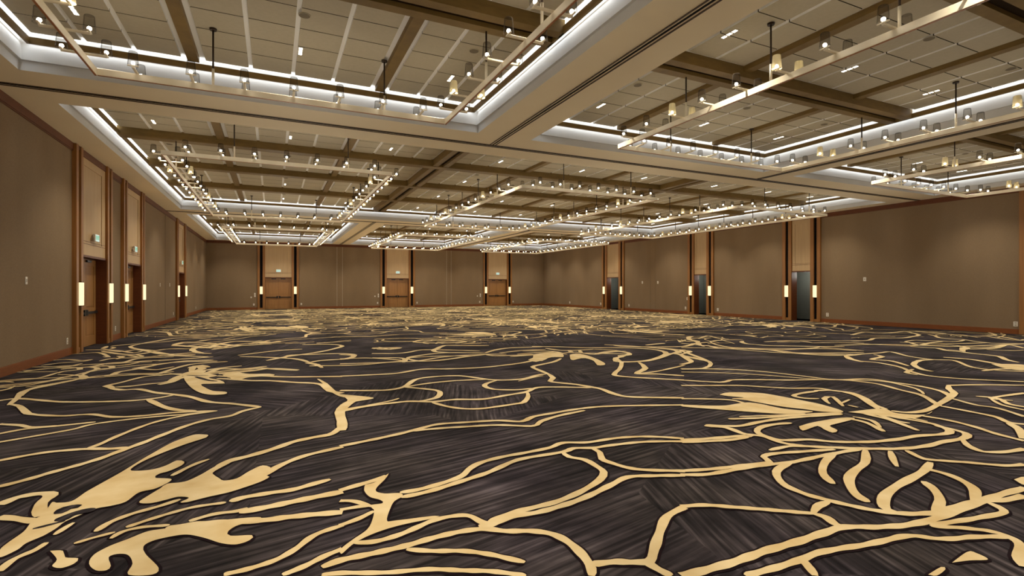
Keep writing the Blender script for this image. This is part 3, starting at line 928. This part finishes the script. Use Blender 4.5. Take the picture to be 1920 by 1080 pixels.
for ci, (x0, x1, y0, y1) in enumerate(coffers):
    row = 0 if ci < 3 else 1 if ci == 3 else 2
    a0, a1, b0, b1 = x0 + PERIM, x1 - PERIM, y0 + PERIM, y1 - PERIM
    bm = bmesh.new()                          # perimeter frame, open above and behind for the light cove
    bm_box(bm, a0 - PT, a0, b0 - PT, b1 + PT, ZBEAM, ZBT); bm_box(bm, a1, a1 + PT, b0 - PT, b1 + PT, ZBEAM, ZBT)
    bm_box(bm, a0, a1, b0 - PT, b0, ZBEAM, ZBT); bm_box(bm, a0, a1, b1, b1 + PT, ZBEAM, ZBT)
    trim(bm, [M['beam']])
    for c in CROSS[row]:
        if row == 0: beam_main('x', c, a0 - PT, a1 + PT)
        else: beam_cross(c, a0 - PT, a1 + PT)
    bays = [b for b in BAYS if x0 < b < x1]
    if row == 1:
        for x in TRX: beam_main('y', x, b0 - PT, b1 + PT)
    yb = [b0] + CROSS[row] + [b1]
    for b in bays:
        edges = []
        for s in (-1, 1):
            x = b + .1 + s * MIN
            beam_Y(x, b0 + .02, b1 - .02)
        lo = b - CW + PERIM if row != 1 or b == BAYS[0] else b - (BAYS[1] - BAYS[0]) / 2
        hi = b + CW - PERIM if row != 1 or b == BAYS[2] else b + (BAYS[1] - BAYS[0]) / 2
        xsub = [(lo, b + .1 - MIN), (b + .1 - MIN, b + .1 + MIN), (b + .1 + MIN, hi)]
        cw = .26 if row == 0 else .18
        for j in range(4):
            ya, yc = yb[j] + (cw if j else .0), yb[j + 1] - (cw if j < 3 else .0)
            for si, (xa, xc) in enumerate(xsub):
                la = .03 if (si == 0) else .19
                lc = .03 if (si == 2) else .19
                if row == 1 and si == 0 and b != BAYS[0]: la = .34
                if row == 1 and si == 2 and b != BAYS[2]: lc = .34
                panel_cells.append((xa + la, xc - lc, ya + (.03 if j == 0 else .085), yc - (.03 if j == 3 else .085)))
bm = bmesh.new()
GX, GY = .07, .018
for xa, xc, ya, yc in panel_cells:
    nx = max(1, round((xc - xa) / .655)); ny = max(1, round((yc - ya) / .655))
    w, d = (xc - xa) / nx, (yc - ya) / ny
    for i in range(nx):
        for j in range(ny):
            px0 = xa + i * w + (GX / 2 if i else 0); px1 = xa + (i + 1) * w - (GX / 2 if i < nx - 1 else 0)
            py0 = ya + j * d + (GY / 2 if j else 0); py1 = ya + (j + 1) * d - (GY / 2 if j < ny - 1 else 0)
            if not any(in_view(x, y, ZPAN, 300) for x in (px0, px1) for y in (py0, py1)): 
                if py1 < 2: continue
            z = ZPAN
            bm_quad(bm, [(px0, py0, z), (px0, py1, z), (px1, py1, z), (px1, py0, z)], 0)
            for q in (((px0, py0), (px1, py0)), ((px1, py0), (px1, py1)), ((px1, py1), (px0, py1)), ((px0, py1), (px0, py0))):
                (xa_, ya_), (xb_, yb_) = q
                bm_quad(bm, [(xa_, ya_, z), (xb_, yb_, z), (xb_, yb_, ZDECK - .001), (xa_, ya_, ZDECK - .001)], 1 if ya_ == yb_ else 2)
            if j < ny - 1:                    # dark joint between panels in a row
                bm_quad(bm, [(px0, py1, z + .012), (px0, py1 + GY, z + .012), (px1, py1 + GY, z + .012), (px1, py1, z + .012)], 1)
acoustic = struct('ceiling_panels', bm, [M['panel'], M['panel_edge'], M['deck']], parent=ceiling)

# ------------------------------------------------------------------ ceiling fittings
ROWN = ['near', 'middle', 'far']; BAYN = ['left', 'centre', 'right']; SUBN = ['left', 'middle', 'right']; NTH = ['nearest', 'second', 'third', 'farthest']
def downlight_parts():
    bm = bmesh.new(); bm_box(bm, -.045, .045, -.17, .17, -.006, .0, 0, .002)
    fr = to_mesh('downlight_frame', bm, M['panel'])
    bm = bmesh.new(); bm_box(bm, -.027, .027, -.036, .036, -.010, -.006, 0)
    return fr, to_mesh('downlight_lens', bm, M['cell'])
DLF, DLC = downlight_parts()
bm = bmesh.new(); bm_tube(bm, (0, 0, 0), (0, 0, -.006), .078, 24); SPG = to_mesh('speaker_grille', bm, M['speaker'])
bm = bmesh.new(); bm_tube(bm, (0, 0, 0), (0, 0, -.010), .09, 24, r1=.087); SPR = to_mesh('speaker_ring', bm, M['panel'])
for r in range(3):
    yb = [ROWS[r][0] + PERIM] + CROSS[r] + [ROWS[r][1] - PERIM]
    for j in range(4):
        yc = (yb[j] + yb[j + 1]) / 2
        for bi, b in enumerate(BAYS):
            for si, ox in enumerate((-2.92, .18, 2.9)):
                x = b + ox
                y = yc + .66
                if in_view(x, y, ZPAN, 120):
                    o = empty('recessed_downlight', (x, y, ZPAN))
                    obj('trim_plate', DLF, None, o)
                    for k in (-1, 0, 1):
                        q = obj('lens', DLC, None, o); q.location = (0, k * .105, 0)
                    tag(o, 'slim three-lens downlight, %s panel field, %s row of the %s %s ceiling bay' % (SUBN[si], NTH[j], ROWN[r], BAYN[bi]), 'ceiling light', 'recessed downlights')
                ld = bpy.data.lights.new('downlight_beam', 'SPOT'); ld.energy = 172; ld.spot_size = math.radians(104); ld.spot_blend = .8
                ld.color = (1, .9, .73); ld.shadow_soft_size = .06
                lo = bpy.data.objects.new('downlight_beam', ld); COL.objects.link(lo); lo.location = (x, y, ZPAN - .06)
                y = yc - .62
                if in_view(x, y, ZPAN, 60) and (si == 1 or r < 2):
                    o = empty('ceiling_speaker', (x, y, ZPAN))
                    g = obj('ring', SPR, None, o); obj('grille', SPG, None, o).location = (0, 0, -.006)
                    tag(o, 'round grey ceiling speaker, %s panel field, %s row of the %s %s ceiling bay' % (SUBN[si], NTH[j], ROWN[r], BAYN[bi]), 'speaker', 'round ceiling speakers')

# ------------------------------------------------------------------ chandeliers
ZT = 4.82                                    # top of the bars
HX, HY = 2.66, 5.6
# shared meshes (built along local x, centred on the bar)
bm = bmesh.new()
bm_box(bm, -.255, .255, -.018, .018, ZT - .005, ZT + .022, 0, .003)
for s in (-1, 1):
    bm_tube(bm, (s * .245, 0, ZT + .015), (s * .245, 0, ZT + .05), .014, 8)
    bm_box(bm, s * .245 - .011, s * .245 + .011, -.07, .07, ZT + .022, ZT + .036, 0)
ARM = to_mesh('lamp_arm', bm, M['brass'])
bm = bmesh.new(); bmesh.ops.create_icosphere(bm, subdivisions=2, radius=.026)
for f in bm.faces: f.smooth = True
BULB = to_mesh('bulb', bm, M['bulb'])
def shade_mesh(mat):
    bm = bmesh.new(); n = 16
    prof = [(.07, 0), (.062, .09), (.056, .19), (.051, .2), (.0, .2)]
    rings = []
    for r, z in prof[:-1]: rings.append([bm.verts.new((r * math.cos(2 * PI * i / n), r * math.sin(2 * PI * i / n), z)) for i in range(n)])
    for a, b in zip(rings, rings[1:]):
        for i in range(n):
            f = bm.faces.new((a[i], a[(i + 1) % n], b[(i + 1) % n], b[i])); f.smooth = True
    bm.faces.new(rings[-1])
    return to_mesh('glass_shade', bm, mat)
SH_S, SH_C = shade_mesh(M['smoke']), shade_mesh(M['cream_glass'])
bm = bmesh.new(); bm_tube(bm, (0, 0, ZT + .24), (0, 0, ZPAN - .02), .014, 8); ROD = to_mesh('hanging_rod', bm, M['bronze'])
bm = bmesh.new(); bm_tube(bm, (0, 0, ZT - .02), (0, 0, ZT + .26), .019, 10); SLEEVE = to_mesh('rod_sleeve', bm, M['brass'])
bm = bmesh.new(); bm_tube(bm, (0, 0, ZPAN - .03), (0, 0, ZPAN), .05, 16, r1=.055); CANOPY = to_mesh('rod_canopy', bm, M['bronze'])

def bar_mesh(name, x0, x1, y0, y1):
    bm = bmesh.new()
    bm_box(bm, x0, x1, y0, y1, ZT - .10, ZT, 0, .004)
    bm_box(bm, x0 + .006, x1 - .006, y0 + .006, y1 - .006, ZT - .106, ZT - .10, 1)  # underside strip coloured browner than the bar's sides
    return obj(name, bm, [M['brass'], M['bar_brown']])
CHY = [3.75, 19.85, 35.55]; CHX = [.31, 9.66, 18.95]
for r in range(3):
    for bi in range(3):
        cx, cy = CHX[bi], CHY[r]; hy = HY if r < 2 else 5.45
        root = empty('linear_chandelier', (cx, cy, 0))
        tag(root, 'long rectangular cream bar chandelier with paired glass shades, %s %s of the nine' % (ROWN[r], BAYN[bi]), 'chandelier', 'rectangular bar chandeliers')
        bw = .019
        for s in (-1, 1):
            q = bar_mesh('long_bar', s * HX - bw, s * HX + bw, -hy - bw, hy + bw); q.parent = root
            q = bar_mesh('short_bar', -HX + bw, HX - bw, s * hy - bw, s * hy + bw); q.parent = root
        spots = []
        for s in (-1, 1):
            for k in range(-7, 8): spots.append((s * HX, k * .73, 0, k in ((-4, 2, 5) if s < 0 else (-5, 1, 6))))
            for k in range(-3, 4): spots.append((k * .72, s * hy, PI / 2, False))
        for x, y, rz, cream in spots:
            if not in_view(cx + x, cy + y, ZT, 220): continue
            a = obj('lamp_arm', ARM, None, root); a.location = (x, y, 0); a.rotation_euler = (0, 0, rz)
            for s in (-1, 1):
                g = obj('glass_shade', SH_C if cream else SH_S, None, a); g.location = (s * .245, 0, ZT + .03)
                if cream: g['label'] = 'cream opaque glass shade'
                u = obj('bulb', BULB, None, a); u.location = (s * .245, 0, ZT + .07)
        rods = [(ox + .17, s * hy) for s in (-1, 1) for ox in (-1.34, 1.34)] + [(s * HX, k * 1.8 - .05) for s in (-1, 1) for k in (-2, -1, 0, 1, 2)]
        for x, y in rods:
            if not (in_view(cx + x, cy + y, ZT, 200) or in_view(cx + x, cy + y, ZPAN, 200)): continue
            # a rod that would meet a beam stops at the beam's underside
            q = obj('hanging_rod', ROD, None, root); q.location = (x, y, 0)
            obj('sleeve', SLEEVE, None, q); obj('canopy', CANOPY, None, q)

# ------------------------------------------------------------------ lights
def area(name, loc, rot, sx, sy, energy, col, spread=180):
    l = bpy.data.lights.new(name, 'AREA'); l.shape = 'RECTANGLE'; l.size = sx; l.size_y = sy; l.energy = energy; l.color = col
    l.spread = math.radians(spread)
    o = bpy.data.objects.new(name, l); COL.objects.link(o); o.location = loc; o.rotation_euler = rot; return o
LED = (.86, .93, 1.0)
UPW, DNW = 1.15, .6
for x0, x1, y0, y1 in coffers:
    e = .10                                   # strip centre inside the soffit edge, behind the perimeter beam
    for (px, py, L, rz) in (((x0 + x1) / 2, y0 + e, x1 - x0, 0), ((x0 + x1) / 2, y1 - e, x1 - x0, 0),
                            (x0 + e, (y0 + y1) / 2, y1 - y0, PI / 2), (x1 - e, (y0 + y1) / 2, y1 - y0, PI / 2)):
        area('cove_strip_up', (px, py, 5.60), (PI, 0, rz), L - .3, .06, UPW * L, LED)
        area('cove_strip_down', (px, py, 5.59), (0, 0, rz), L - .3, .06, DNW * L, LED)

for b in BAYS:                                # soft ambient fill under each bay
    for y in (-1, 4.2, 9.2, 14.6, 19.8, 25, 30.5, 35.6, 40.5):
        l = bpy.data.lights.new('ambient_fill', 'POINT'); l.energy = 27; l.color = (1, .92, .8); l.shadow_soft_size = .7
        o = bpy.data.objects.new('ambient_fill', l); COL.objects.link(o); o.location = (b + .3, y, 2.6)
w = bpy.data.worlds.new('world'); scene.world = w; w.use_nodes = True
w.node_tree.nodes['Background'].inputs['Color'].default_value = (0, 0, 0, 1)
scene.view_settings.view_transform = 'Standard'
scene.view_settings.look = 'None'
scene.view_settings.exposure = .84
scene.view_settings.gamma = 1.06
scene.cycles.use_denoising = True
scene.cycles.use_adaptive_sampling = True
scene.cycles.adaptive_threshold = .03
scene.cycles.max_bounces = 6
scene.cycles.diffuse_bounces = 4
scene.cycles.transparent_max_bounces = 24
scene.cycles.caustics_reflective = False
scene.cycles.caustics_refractive = False
scene.cycles.sample_clamp_indirect = 4
